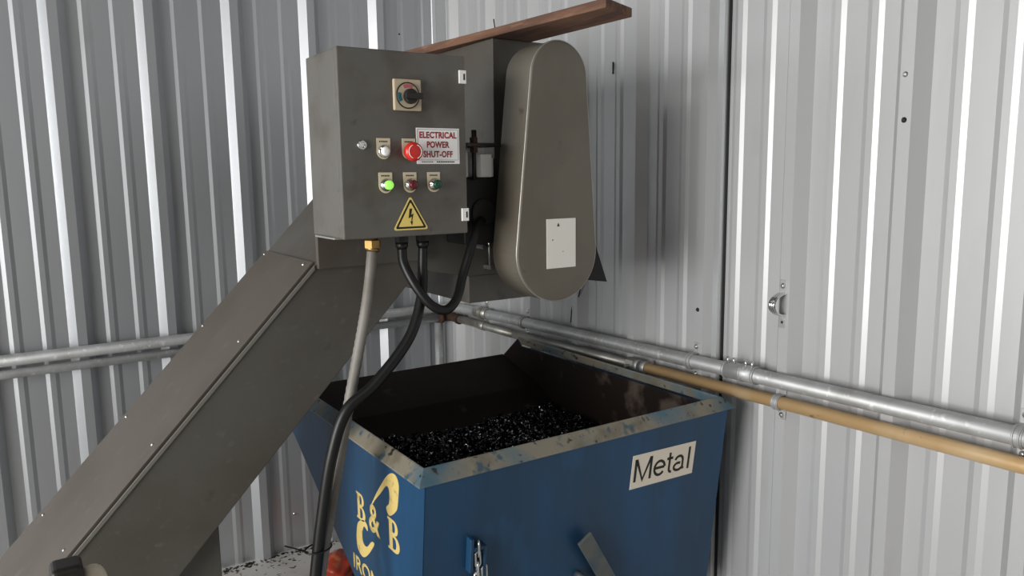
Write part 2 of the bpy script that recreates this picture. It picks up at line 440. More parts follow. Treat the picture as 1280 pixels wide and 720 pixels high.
# ------------------------------------------------------------------ control box
BX0, BX1, BZ0, BZ1, BYF, BYB = .606, .909, 1.479, 1.878, 1.56, 1.7515
cb = thing('control_box', 'grey steel electrical control box with push buttons mounted on the conveyor side', 'control box', (.7575, 1.66, BZ0))
MB().quadbox(BX0 + .001, BX1 - .001, BYF + .021, BYB, BZ0 + .001, BZ1 - .001).build('enclosure', M['box_grey'], cb, bevel=.003)
MB().quadbox(BX0 + .002, BX0 + .075, BYB - .13, BYB - .005, BZ0 - .0035, BZ0 + .0005).build('bottom_flange', M['edge'], cb)
door = MB().quadbox(BX0, BX1, BYF, BYF + .0185, BZ0, BZ1).build('door', M['box_grey'], cb, bevel=.0025)
for z in (1.832, 1.522):
    h = MB().quadbox(BX1 - .016, BX1 + .0015, BYF - .004, BYF + .016, z - .0145, z + .0145)
    h.quadbox(BX1 - .006, BX1 - .002, BYF - .0046, BYF - .0041, z - .007, z + .007, 1)
    tag(h.build('hinge', [M['white'], M['ink']], door, bevel=.001), 'small white hinge block')
# rotary main switch
sw = MB().quadbox(.728, .794, BYF - .009, BYF, 1.752, 1.819).build('main_switch', M['switchplate'], cb, bevel=.003)
tag(sw, 'square cream rotary switch')
dl = MB(); dl.lathe((.760, BYF - .009, 1.784), (0, -1, 0), [(0, .027), (.0025, .027), (.003, .025)], 36)
for a0, a1, mi in ((60, 120, 1), (165, 215, 2)):
    lo = []
    for i in range(7):
        a = math.radians(a0 + (a1 - a0) * i / 6); lo.append((.760 + .0245 * math.cos(a), 1.784 + .0245 * math.sin(a)))
    for i in range(7):
        a = math.radians(a1 - (a1 - a0) * i / 6); lo.append((.760 + .017 * math.cos(a), 1.784 + .017 * math.sin(a)))
    dl.prism_xz(lo, BYF - .0128, BYF - .0121, mi)
ringp = [(.760 + .0268 * math.cos(2 * PI * i / 40), BYF - .011, 1.784 + .0268 * math.sin(2 * PI * i / 40)) for i in range(40)]
dl.tube(ringp, .0016, 6, mi=3, closed=True)
dl.build('dial', [M['switchplate'], M['pinkred'], M['teal'], M['dark_metal']], sw)
kb = MB(); kb.lathe((.764, BYF - .012, 1.782), (0, -1, 0), [(0, .0165), (.010, .016), (.012, .014)], 28)
kb.quadbox(.745, .786, BYF - .034, BYF - .0225, 1.7755, 1.7885); 
kb.build('knob', M['dark_metal'], sw, bevel=.0015)
lk = MB(); lk.lathe((.653, BYF, 1.678), (0, -1, 0), [(0, .0105), (.004, .0105), (.006, .009), (.0062, .005), (.004, .0045)], 26)
lk.build('lock', M['chrome'], cb)
# legend plates: square top, round bottom, each carries its control
def legend(x, z, name, label):
    w = .0158; pts = [(x + w, z + .026), (x - w, z + .026)]
    pts += [(x - w * math.cos(PI * i / 14), z - .002 - .0165 * math.sin(PI * i / 14)) for i in range(15)]
    m = MB(); m.prism_xz(pts, BYF - .0016, BYF)
    for k in range(5): m.quadbox(x - .010 + k * .004, x - .0072 + k * .004, BYF - .0019, BYF - .0016, z + .0175, z + .0205, 1)
    o = m.build(name, [M['cream'], M['ink']], cb); tag(o, label); return o
def bezel(x, z, par, d=.012, r=.0135):
    m = MB(); m.lathe((x, BYF - .0016, z), (0, -1, 0), [(0, r), (.004, r), (.0055, r - .002), (d, r - .0035), (d + .001, r - .0045)], 28)
    m.build('bezel', M['chrome'], par)
p = legend(.703, 1.667, 'push_button', 'white push button on a cream plate')
bezel(.703, 1.665, p, .006); MB().lathe((.703, BYF - .005, 1.665), (0, -1, 0), [(0, .0095), (.009, .0095), (.0112, .008), (.012, .004)], 26).build('cap', M['white'], p)
p = legend(.763, 1.667, 'emergency_stop', 'red mushroom emergency stop on a cream plate')
MB().lathe((.763, BYF - .0016, 1.664), (0, -1, 0), [(0, .013), (.012, .012)], 24).build('collar', M['red'], p)
es = MB(); es.lathe((.763, BYF - .012, 1.664), (0, -1, 0), [(0, .014), (.004, .0195), (.012, .021), (.018, .0195), (.021, .014), (.0212, .0135), (.0215, .004)], 36)
for a0, a1 in ((110, 250), (-70, 70)):
    es.tube([(.763 + .0150 * math.cos(math.radians(a0 + (a1 - a0) * i / 12)), BYF - .0328, 1.664 + .0150 * math.sin(math.radians(a0 + (a1 - a0) * i / 12))) for i in range(13)], .0009, 6, mi=1)
es.build('mushroom_head', [M['red'], M['paper']], p)
for x, mt, lab in ((.705, M['lit'], 'glowing green push button on a cream plate'), (.7635, M['darkred'], 'dark red push button on a cream plate'), (.8225, M['darkgreen'], 'dark green push button on a cream plate')):
    p = legend(x, 1.594, 'push_button', lab)
    bezel(x, 1.593, p, .012); MB().lathe((x, BYF - .012, 1.593), (0, -1, 0), [(0, .0095), (.009, .0100), (.0115, .009), (.013, .005), (.0133, .001)], 26).build('lens', mt, p)
# shut-off sign
sg = MB(); SX0, SX1, SZ0, SZ1 = .782, .8905, 1.638, 1.717
sg.quadbox(SX0, SX1, BYF - .0009, BYF, SZ0, SZ1)
for a, b, c, d in ((SX0 + .003, SX1 - .003, SZ1 - .0036, SZ1 - .0030), (SX0 + .003, SX1 - .003, SZ0 + .0085, SZ0 + .0091), (SX0 + .003, SX0 + .0036, SZ0 + .0085, SZ1 - .003), (SX1 - .0036, SX1 - .003, SZ0 + .0085, SZ1 - .003)):
    sg.quadbox(a, b, BYF - .0012, BYF - .0009, c, d, 1)
for k in range(10): sg.quadbox(SX0 + .050 + k * .0046, SX0 + .0533 + k * .0046, BYF - .0012, BYF - .0009, SZ0 + .0030, SZ0 + .0062, 1)
for k in range(7): sg.quadbox(SX0 + .012 + k * .0042, SX0 + .0145 + k * .0042, BYF - .0012, BYF - .0009, SZ0 + .0034, SZ0 + .0056, 1)
sgn = sg.build('warning_sign', [M['white'], M['ink']], cb); tag(sgn, 'white sign with dark red lettering ELECTRICAL POWER SHUT-OFF')
for body, xa, xb, z in (('ELECTRICAL', .7895, .8835, 1.6945), ('POWER', .8075, .8645, 1.6735), ('SHUT-OFF', .7985, .8725, 1.6525)):
    text_mesh('lettering', body, M['redink'], face_front(xa, BYF - .0009, z), height=.0145, width=xb - xa, bold=.034, parent=sgn, spacing=1.05)
# high-voltage triangle
def tri(cx, cz, r, n=6, rc=.004):
    out = []
    for k in range(3):
        a = PI / 2 + k * 2 * PI / 3; vx, vz = cx + (r - 2 * rc) * math.cos(a), cz + (r - 2 * rc) * math.sin(a)
        for i in range(n + 1):
            b = a - PI / 3 + 2 * PI / 3 * i / n; out.append((vx + rc * math.cos(b), vz + rc * math.sin(b)))
    return out
hv = MB(); cx, cz = .763, 1.5185
hv.prism_xz(tri(cx, cz, .0505), BYF - .0009, BYF, 0)
hv.prism_xz(tri(cx, cz, .0445, rc=.003), BYF - .0012, BYF - .0009, 1)
hv.prism_xz(tri(cx, cz, .0355, rc=.0012), BYF - .0015, BYF - .0012, 0)
hv.prism_xz([(cx - .003, cz + .022), (cx + .0035, cz + .022), (cx + .0005, cz + .008), (cx + .0065, cz + .011), (cx + .002, cz - .007), (cx + .0045, cz - .0055), (cx + .0018, cz - .0155), (cx - .0025, cz - .006), (cx + .0002, cz - .007), (cx + .0018, cz + .004), (cx - .006, cz + .0005)], BYF - .0018, BYF - .0015, 1)
tag(hv.build('warning_triangle', [M['yellow'], M['ink']], cb), 'yellow warning triangle with a black lightning bolt')
# cable glands under the box
gl = MB(); gl.lathe((.700, 1.63, BZ0), (0, 0, -1), [(0, .016), (.004, .016), (.0045, .0125), (.010, .0125)], 24)
gl.cyl((.700, 1.63, BZ0 - .010), (.700, 1.63, BZ0 - .027), .0190, n=6, smooth=False); gl.cyl((.700, 1.63, BZ0 - .027), (.6985, 1.63, BZ0 - .034), .0155, n=20)
tag(gl.build('cable_gland', M['brass'], cb), 'brass conduit fitting')
for x in (.772, .826):
    g = MB(); g.cyl((x, 1.63, BZ0), (x, 1.63, BZ0 - .018), .0165, n=8, smooth=False); g.lathe((x, 1.63, BZ0 - .018), (0, 0, -1), [(0, .0150), (.010, .0145), (.016, .0115)], 20)
    g.build('cable_gland', M['rubber'], cb)

# ------------------------------------------------------------------ conduit and cables
cpts = spline([(.6985, 1.63, 1.444), (.688, 1.626, 1.38), (.668, 1.62, 1.291), (.625, 1.62, 1.111), (.584, 1.62, .931), (.548, 1.62, .767), (.520, 1.62, .60), (.495, 1.63, .35), (.47, 1.65, .10), (.455, 1.68, .014)], 22)
cm = MB(); cm.tube(cpts, [.0122 + (.0007 if i % 2 else -.0004) for i in range(len(cpts))], 16)
tag(cm.build('flexible_conduit', M['flex']), 'grey ribbed flexible metal conduit hanging from the brass fitting under the control box', 'conduit')
kpts = spline([(.826, 1.63, 1.446), (.823, 1.628, 1.40), (.812, 1.616, 1.332), (.765, 1.592, 1.242), (.672, 1.582, 1.150), (.603, 1.585, 1.098), (.566, 1.59, 1.00), (.542, 1.60, .865), (.520, 1.605, .717), (.483, 1.603, .45), (.445, 1.612, .15), (.43, 1.64, .016)], 12)
km = MB(); km.tube(kpts, [.0105 + .0030 * min(1, i / 45) for i in range(len(kpts))], 14)
blk = tag(km.build('power_cable', M['rubber']), 'thick black cable from the right gland falling beside the grey conduit to the floor', 'cable')
lpts = spline([(.772, 1.63, 1.446), (.775, 1.628, 1.41), (.790, 1.602, 1.36), (.818, 1.582, 1.316), (.853, 1.576, 1.300), (.889, 1.585, 1.322), (.925, 1.615, 1.375), (.965, 1.63, 1.455), (.985, 1.645, 1.485), (1.012, 1.664, 1.500)], 12)
lm = MB(); lm.tube(lpts, .0112, 14)
tag(lm.build('motor_cable', M['rubber']), 'black cable looping from under the control box up to the motor', 'cable')
zt = MB()
zc = Vector((.533, 1.612, .785)); 
zt.tube([(zc.x + .030 * math.cos(2 * PI * i / 28) , zc.y + .024 * math.sin(2 * PI * i / 28), zc.z + .002 * math.cos(2 * PI * i / 28)) for i in range(28)], .0022, 6, closed=True)
zt.tube(spline([(.505, 1.605, .785), (.485, 1.60, .800), (.452, 1.59, .822)], 5), .0018, 6)
tag(zt.build('zip_tie', M['rubber']), 'black zip tie with a long tail binding the cable to the grey conduit', 'zip tie')

# ------------------------------------------------------------------ timber plank on the head
pk = MB()
pl = [(1.136, 1.337), (1.259, 1.389), (1.250, 1.75), (1.240, 2.24), (1.070, 2.22), (1.109, 1.75)]
pk.prism_xy(pl, 1.968, 1.989)
tp = thing('timber_plank', 'weathered brown timber plank lying across the top of the conveyor head', 'plank', (1.17, 1.8, 1.968))
pko = pk.build('board', M['wood'], tp, bevel=.0025)
MB().cyl((1.118, 1.757, 1.985), (1.114, 1.757, 2.012), .0016, n=8).build('nail', M['dark_metal'], tp)

# ------------------------------------------------------------------ self-dumping bin
bn = thing('tipping_bin', 'worn blue steel tipping bin of metal chips standing in the corner', 'bin', (1.19, 1.85, 0))
def fy(z): return 1.418 + .115 * (.94 - z)            # the front leans back towards its foot
SL, SR = .708, 1.655                                  # outer faces of the side plates
side = [(fy(.40) + .004, .40), (fy(.952) + .004, .952), (2.44, .952), (2.46, .978), (2.575, .885), (2.32, .820), (1.85, .552), (1.62, .40)]
for xa, xb in ((SL, SL + .008), (SR - .008, SR)):
    m = MB(); m.prism_yz(side, xa, xb)
    inner = xb if xa == SL else xa
    for fc in m.bm.faces:
        if abs(fc.calc_center_median().x - inner) < 1e-4: fc.material_index = 1
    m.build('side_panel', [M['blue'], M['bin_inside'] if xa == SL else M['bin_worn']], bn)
m = MB(); m.hull8([(SL, fy(.40), .40), (SR, fy(.40), .40), (SR, fy(.952), .952), (SL, fy(.952), .952)],
                  [(SL + .008, fy(.40) + .008, .40), (SR - .008, fy(.40) + .008, .40), (SR - .008, fy(.952) + .008, .952), (SL + .008, fy(.952) + .008, .952)])
for fc in m.bm.faces:
    if fc.normal.y > .9 or abs(fc.calc_center_median().y - fy(.689) - .008) < 1e-3: fc.material_index = 1
m.build('front_panel', [M['blue'], M['bin_inside']], bn)
bk = MB(); A = [(2.572, .885), (2.32, .818), (1.85, .550), (1.618, .402), (fy(.402) + .008, .402)]
B_ = [(2.568, .897), (2.317, .830), (1.846, .561), (1.614, .413), (fy(.413) + .009, .413)]
for (a, a2), (b, b2) in zip(zip(A, A[1:]), zip(B_, B_[1:])):
    bk.hull8([(SL + .0085, *a), (SL + .0085, *a2), (SL + .0085, *b2), (SL + .0085, *b)], [(SR - .0085, *a), (SR - .0085, *a2), (SR - .0085, *b2), (SR - .0085, *b)])
bk.build('sloping_floor', M['bin_inside'], bn)
# bent lip around the mouth
lipm = MB()
def ring(z, off, yend):
    return [(.722 - off * .9, yend, z), (.722 - off * .9, 1.447 - off, z), (1.648 + off, 1.447 - off, z), (1.648 + off, yend, z)]
prof = [(.958, .006), (.983, .001), (.9855, .004), (.984, .007), (.958, .034), (.954, .035), (.953, .031), (.956, .010)]
rows = [[lipm.bm.verts.new(q) for q in ring(z, o_ if True else 0, 2.46)] for z, o_ in prof]
n = len(rows)
for i in range(n):
    j = (i + 1) % n
    for k in range(3):
        lipm.bm.faces.new((rows[i][k], rows[i][k + 1], rows[j][k + 1], rows[j][k]))
lipm.bm.faces.new([r[0] for r in rows]); lipm.bm.faces.new([r[3] for r in rows][::-1])
tag(lipm.build('lip', M['lip'], bn, bevel=.0012), 'worn tan and blue rim')
# sledge base with fork pockets
bs = MB(); bs.quadbox(.80, .92, 1.52, 2.30, .06, .16).quadbox(1.44, 1.56, 1.52, 2.30, .06, .16)
for x in (.80, 1.44): bs.quadbox(x, x + .12, 1.54, 1.66, .16, .40)
for x in (.78, 1.42):
    bs.quadbox(x, x + .16, 1.50, 1.60, 0, .06); bs.quadbox(x, x + .16, 2.2, 2.32, 0, .06)
bs.quadbox(.92, 1.44, 1.56, 1.62, .08, .14)
bs.build('base_frame', M['blue'], bn, bevel=.003)
# label on the front
LEAN = math.atan(.115)
def front_mat(x, z, out, rot=0.0): return face_front(x, fy(z) - out, z, rot, LEAN)
def local_box(mb, Mx, x0, x1, y0, y1, z0, z1, mi=0):
    c = [(x0, y0), (x1, y0), (x1, y1), (x0, y1)]
    return mb.hull8([Mx @ Vector((a, b, z0)) for a, b in c], [Mx @ Vector((a, b, z1)) for a, b in c], mi)
lm_ = front_mat(1.306, .795, .0003, math.radians(-1.6))
lb_ = MB(); local_box(lb_, lm_, 0, .231, 0, .0955, 0, .001)
lbo = lb_.build('bin_label', M['binlabel'], bn); tag(lbo, 'cream label reading Metal')
def strokes(mb, Mx, lines, w, t=.0004):
    for ln in lines:
        P = [Vector((x, y)) for x, y in ln]; Lf, Rt = [], []
        for i, p in enumerate(P):
            if i == 0: d = (P[1] - P[0]).normalized(); k = 1
            elif i == len(P) - 1: d = (P[-1] - P[-2]).normalized(); k = 1
            else:
                d0 = (P[i] - P[i - 1]).normalized(); d1 = (P[i + 1] - P[i]).normalized(); d = (d0 + d1).normalized(); k = min(1.6, 1 / max(.3, d.dot(d0)))
            nrm = Vector((-d.y, d.x)) * w / 2 * k; Lf.append(p + nrm); Rt.append(p - nrm)
        for i in range(len(P) - 1):
            c = [Lf[i], Lf[i + 1], Rt[i + 1], Rt[i]]
            mb.hull8([Mx @ Vector((q.x, q.y, 0)) for q in c], [Mx @ Vector((q.x, q.y, t)) for q in c])
def arc2(cx, cy, rx, ry, a0, a1, n=18): return [(cx + rx * math.cos(math.radians(a0 + (a1 - a0) * i / n)), cy + ry * math.sin(math.radians(a0 + (a1 - a0) * i / n))) for i in range(n + 1)]
tl = MB(); Mt = lm_ @ Matrix.Translation((.0095, .019, .001))
H_, xh = .064, .047
strokes(tl, Mt, [[(.004, 0), (.004, H_)], [(.058, 0), (.058, H_)], [(.0055, H_ - .001), (.031, .002), (.0565, H_ - .001)]], .0082)
strokes(tl, Mt, [[(.0735, .0245), (.109, .0245)], arc2(.091, .0235, .0185, .0200, 3, 322)], .0075)
strokes(tl, Mt, [[(.127, .060), (.127, .013)] + arc2(.135, .0125, .008, .0090, 180, 285, 8), [(.117, .0435), (.139, .0435)]], .0075)
strokes(tl, Mt, [arc2(.163, .030, .0145, .0135, 165, 90, 8) + arc2(.165, .029, .0125, .0145, 85, 0, 8) + [(.1775, .010), (.1815, .0035)], arc2(.161, .0135, .0155, .0105, 60, 330, 16)], .0074)
strokes(tl, Mt, [[(.200, 0), (.200, H_)]], .0078)
tl.build('lettering', M['ink'], lbo)
# chain staple and chain
cbk = MB(); bmx = front_mat(.812, .75, .0)
local_box(cbk, bmx, .004, .013, -.03, .055, -.002, .020); local_box(cbk, bmx, .040, .048, -.05, .030, -.002, .020); local_box(cbk, bmx, .013, .040, .022, .032, .006, .020)
ck = cbk.build('chain_staple', M['blue'], bn, bevel=.002)
chn = bpy.data.objects.new('safety_chain', None); chn.location = (.838, fy(.78) - .014, .78); link(chn, bn); tag(chn, 'zinc chain')
lx, ly, lz = .8385, fy(.78) - .016, .775
for k in range(7):
    z = lz - k * .0265; pts = []
    y = fy(z) - .016
    for i in range(24):
        a = 2 * PI * i / 24; u = .0075 * math.cos(a); v = .0085 * math.sin(a) + (.0105 if math.sin(a) > 0 else -.0105)
        pts.append((lx + (u if k % 2 else u * .35), y + (u * .3 if k % 2 else u), z + v))
    MB().tube(pts, .0027, 8, closed=True).build('link', M['steel'], chn)
for k in range(4):
    z = .706 - k * .0265; pts = []
    for i in range(24):
        a = 2 * PI * i / 24; u = .0075 * math.cos(a); v = .0085 * math.sin(a) + (.0105 if math.sin(a) > 0 else -.0105)
        pts.append((lx + .019 + (u if k % 2 == 0 else u * .35), fy(z) - .016 + (u * .3 if k % 2 == 0 else u), z + v))
    MB().tube(pts, .0027, 8, closed=True).build('link', M['steel'], chn)
# diagonal latch bar
bm_ = front_mat(1.143, .7165, .004, math.radians(-58))
lt = MB(); local_box(lt, bm_, 0, .34, -.022, .022, .018, .026); local_box(lt, bm_, .10, .16, -.014, .014, -.004, .018)
tag(lt.build('latch_bar', M['bar'], bn, bevel=.0015), 'worn grey diagonal flat bar')
lpn = MB(); q = front_mat(1.150, .600, .0); lpn.lathe(q @ Vector((0, 0, 0)), (q.to_3x3() @ Vector((0, 0, 1))), [(0, .010), (.016, .010), (.022, .006)], 18)
lpn.build('latch_pin', M['bar'], bn)

# stencilled yellow lettering on the left side (local x runs towards the viewer's right)
def stencil(loops, name, parent, out=.0004):
    cu = bpy.data.curves.new(name, 'CURVE'); cu.dimensions = '2D'; cu.fill_mode = 'BOTH'
    for lo in loops:
        s = cu.splines.new('POLY'); s.points.add(len(lo) - 1); s.use_cyclic_u = True
        for pt, (u, z) in zip(s.points, lo): pt.co = (u, z, 0, 1)
    t = bpy.data.objects.new(name + '_tmp', cu); COL.objects.link(t)
    dg = bpy.context.evaluated_depsgraph_get(); dg.update()
    me = bpy.data.meshes.new_from_object(t.evaluated_get(dg)); bpy.data.objects.remove(t); bpy.data.curves.remove(cu)
    bm = bmesh.new(); bm.from_mesh(me); bpy.data.meshes.remove(me)
    for v in bm.verts: v.co = Vector((SL - out, -v.co.x, v.co.y))
    bmesh.ops.recalc_face_normals(bm, faces=bm.faces[:])
    ret = bmesh.ops.extrude_face_region(bm, geom=bm.faces[:])
    for v in [g for g in ret['geom'] if isinstance(g, bmesh.types.BMVert)]: v.co.x += out * .6
    bmesh.ops.recalc_face_normals(bm, faces=bm.faces[:])
    me2 = bpy.data.meshes.new(name); bm.to_mesh(me2); bm.free(); me2.materials.append(M['stencil'])
    return link(bpy.data.objects.new(name, me2), parent)
def smooth_loop(pts, k=4):
    P = [Vector((a, b, 0)) for a, b in pts]; n = len(P); out = []
    for i in range(n):
        a, b, c, d = P[i - 1], P[i], P[(i + 1) % n], P[(i + 2) % n]
        for j in range(k):
            t = j / k
            v = 0.5 * ((2 * b) + (c - a) * t + (2 * a - 5 * b + 4 * c - d) * t * t + (3 * b - a - 3 * c + d) * t ** 3)
            out.append((v.x, v.y))
    return out
swoosh = [(-1.730, .790), (-1.687, .843), (-1.649, .883), (-1.623, .908), (-1.598, .925), (-1.575, .931), (-1.559, .925), (-1.552, .909), (-1.556, .884), (-1.562, .858), (-1.573, .840), (-1.610, .816), (-1.628, .830), (-1.611, .846), (-1.606, .867), (-1.608, .882), (-1.617, .887), (-1.630, .881), (-1.656, .857), (-1.694, .825)]
cee = [(-1.812, .722), (-1.825, .689), (-1.826, .664), (-1.818, .645), (-1.796, .636), (-1.774, .642), (-1.745, .664), (-1.710, .702), (-1.726, .703), (-1.753, .680), (-1.771, .674), (-1.784, .681), (-1.787, .700), (-1.779, .719), (-1.769, .727), (-1.750, .722), (-1.752, .738), (-1.775, .742)]
sten = stencil([smooth_loop(swoosh), smooth_loop(cee)], 'stencilled_emblem', bn)
tag(sten, 'yellow stencilled hook and crescent')
def serif_b(u0, z0, w, h):
    """a stencil capital B with slab serifs, two counters"""
    def P(a, b): return (u0 + a * w, z0 + b * h)
    outer = [P(0, 0), P(0, .07), P(.12, .09), P(.12, .91), P(0, .93), P(0, 1)]
    outer += [P(.55 + .33 * math.cos(PI / 2 - PI * i / 10), .765 + .235 * math.sin(PI / 2 - PI * i / 10)) for i in range(11)]
    outer += [P(.58 + .42 * math.cos(PI / 2 - PI * i / 10), .265 + .265 * math.sin(PI / 2 - PI * i / 10)) for i in range(11)]
    def hole(cz, rh, x1, rx):
        return [P(.40, cz - rh), P(.40, cz + rh)] + [P(x1 + rx * math.cos(PI / 2 - PI * i / 8), cz + rh * math.sin(PI / 2 - PI * i / 8)) for i in range(9)]
    return [outer, hole(.76, .155, .52, .12), hole(.27, .18, .54, .17)]
stencil(serif_b(-1.817, .736, .056, .072), 'stencilled_letter', bn)
stencil(serif_b(-1.623, .732, .064, .080), 'stencilled_letter', bn)
text_mesh('stencilled_letter', '&', M['stencil'], face_left(SL - .0004, 1.738, .732), height=.076, width=.068, bold=.02, extrude=.0002, parent=bn)
text_mesh('stencilled_word', 'IRON', M['stencil'], face_left(SL - .0004, 1.856, .580), height=.043, width=.165, bold=.02, extrude=.0002, parent=bn)

# heap of metal chips inside
def heap_z(x, y):
    e = .802 - .22 * max(0, (1.10 - x) / .3) ** 1.2 - .05 * max(0, (y - 1.95) / .3) ** 2 - .05 * max(0, (x - 1.45) / .2) ** 2
    fl = (.413 if y < 1.614 else .413 + (y - 1.614) * .638 if y < 1.846 else .561 + (y - 1.846) * .571) + .014
    return max(fl, e) + 0 * y + .012 * math.sin(9 * x + 3) * math.sin(11 * y) + .006 * math.sin(31 * x) * math.cos(27 * y)
hp = MB(); gx, gy = 56, 46; V = []
X0, X1, Y0, Y1 = SL + .012, SR - .012, 1.452, 2.20
for i in range(gx + 1):
    row = []
    for j in range(gy + 1):
        x = X0 + (X1 - X0) * i / gx; y = Y0 + (Y1 - Y0) * j / gy
        row.append(hp.bm.verts.new((x, y, heap_z(x, y) + random.uniform(-.006, .006))))
    V.append(row)
for i in range(gx):
    for j in range(gy): hp.bm.faces.new((V[i][j], V[i + 1][j], V[i + 1][j + 1], V[i][j + 1]))
for k in range(9000):
    x = random.uniform(X0 + .01, X1 - .01); y = random.uniform(Y0 + .01, Y1 - .005)
    c = Vector((x, y, heap_z(x, y) + random.uniform(-.002, .012)))
    a = Vector((random.gauss(0, 1), random.gauss(0, 1), random.gauss(0, .6))).normalized()
    b = a.cross(Vector((random.gauss(0, 1), random.gauss(0, 1), random.gauss(0, 1)))).normalized()
    nn = a.cross(b); L = random.uniform(.004, .012); W = random.uniform(.0015, .004)
    q0 = [hp.bm.verts.new(c - a * L - b * W + nn * L * .5), hp.bm.verts.new(c - a * L + b * W + nn * L * .5)]
    q1 = [hp.bm.verts.new(c - b * W), hp.bm.verts.new(c + b * W)]
    q2 = [hp.bm.verts.new(c + a * L - b * W + nn * L * .5), hp.bm.verts.new(c + a * L + b * W + nn * L * .5)]
    hp.bm.faces.new((q0[0], q0[1], q1[1], q1[0])); hp.bm.faces.new((q1[0], q1[1], q2[1], q2[0]))
ho = hp.build('metal_chips', M['chips'], normals=False)
tag(ho, 'heap of glittering black oily metal chips filling the blue bin', 'metal chips', kind='stuff')

# ------------------------------------------------------------------ pipes along the walls
def pipe_path(pts, bend=.10, k=8):
    """straight runs with rounded corners"""
    P = [Vector(p) for p in pts]; out = [P[0]]
    for i in range(1, len(P) - 1):
        a, b, c = P[i - 1], P[i], P[i + 1]
        r = min(bend, (b - a).length * .45, (c - b).length * .45)
        p0 = b + (a - b).normalized() * r; p1 = b + (c - b).normalized() * r
        for j in range(k + 1):
            t = j / k; out.append(p0 * (1 - t) ** 2 + b * 2 * t * (1 - t) + p1 * t * t)
    out.append(P[-1]); return out
PX, PY = 1.726, 3.146
def silver_z(y): return 1.060 + (y - .74) * (1.024 - 1.060) / (2.56 - .74)
ssp = thing('conduit_pipe', 'thick silver pipe running along both walls above the thinner pipe', 'pipe', (PX, 1.5, silver_z(1.5)))
sp = MB(); sp.tube(pipe_path([(PX, -.6, silver_z(-.6)), (PX, 2.56, silver_z(2.56)), (PX, PY, 1.008), (1.2, PY, 1.002), (-1.9, PY, .990)], .13), .021, 20)
sp.build('pipe_run', M['galv'], ssp)
c = MB(); c.cyl((PX, 1.375, silver_z(1.375)), (PX, 1.485, silver_z(1.485)), .0245, n=24)
for y in (1.378, 1.425, 1.482): c.cyl((PX, y - .003, silver_z(y)), (PX, y + .003, silver_z(y)), .0262, n=24)
cpl = c.build('coupling', M['galv'], ssp)
for y in (1.388, 1.410, 1.452, 1.474): MB().cyl((PX - .006, y, silver_z(y) + .020), (PX - .008, y, silver_z(y) + .040), .0042, n=10).build('set_screw', M['steel'], cpl)
c = MB(); c.cyl((PX, 2.80, silver_z(2.80)), (PX, 2.90, silver_z(2.9)), .0245, n=24); c.build('coupling', M['galv_old'], ssp)

LZ = lambda y: 1.000 + (y - .69) * (.979 - 1.000) / (1.84 - .69)
tn = thing('tan_pipe', 'tan rust-stained pipe on the right wall beneath the thick silver pipe', 'pipe', (PX, 1.2, LZ(1.2)))
tpm = MB(); tpm.cyl((PX + .003, -.6, LZ(-.6)), (PX + .003, 1.825, LZ(1.825)), .0178, n=20)
tpm.build('pipe_run', M['tan'], tn)
for y0_, y1_, r in ((1.815, 1.835, .0225), (1.85, 1.868, .0215)):
    MB().cyl((PX + .003, y0_, LZ(y0_)), (PX + .003, y1_, LZ(y1_)), r, n=24).build('collar', M['galv'], tn)
un = MB(); un.cyl((PX + .003, 1.868, LZ(1.868)), (PX + .003, 1.905, LZ(1.9)), .024, n=8, smooth=False); un.cyl((PX - .035, 1.885, LZ(1.885)), (PX - .018, 1.885, LZ(1.885)), .006, n=6, smooth=False)
un.build('union_nut', M['galv_old'], tn)
op = thing('old_pipe', 'thin weathered grey pipe turning the corner below the thick silver pipe', 'pipe', (1.7, 3.1, .965))
o1 = MB(); o1.cyl((PX + .003, 1.906, LZ(1.906)), (PX + .003, 2.60, .962), .0175, n=20); o1.cyl((PX + .003, 2.60, .962), (PX + .003, 3.095, .958), .0175, n=20)
o1.build('pipe_run', M['galv_old'], op)
o2 = MB(); o2.cyl((1.690, PY + .004, .957), (-1.9, PY + .004, .938), .0165, n=20); o2.build('pipe_run', M['galv'], op)
el = MB(); el.tube(pipe_path([(PX + .003, 3.06, .958), (PX + .003, PY + .004, .958), (1.665, PY + .004, .957)], .05), .020, 18)
el.cyl((1.690, PY + .004, .957), (1.672, PY + .004, .957), .0245, n=22); el.cyl((PX + .003, 3.075, .958), (PX + .003, 3.055, .958), .0245, n=22)
tag(el.build('elbow', M['rust'], op), 'rusty corner elbow')
MB().cyl((PX + .003, 2.83, .96), (PX + .003, 2.88, .96), .0205, n=22).build('collar', M['galv_old'], op)
vp = MB(); vp.cyl((1.672, 3.16, 0), (1.672, 3.16, .935), .019, n=18)
tag(vp.build('drop_pipe', M['galv']), 'grey vertical pipe dropping down the corner from the rusty elbow', 'pipe')

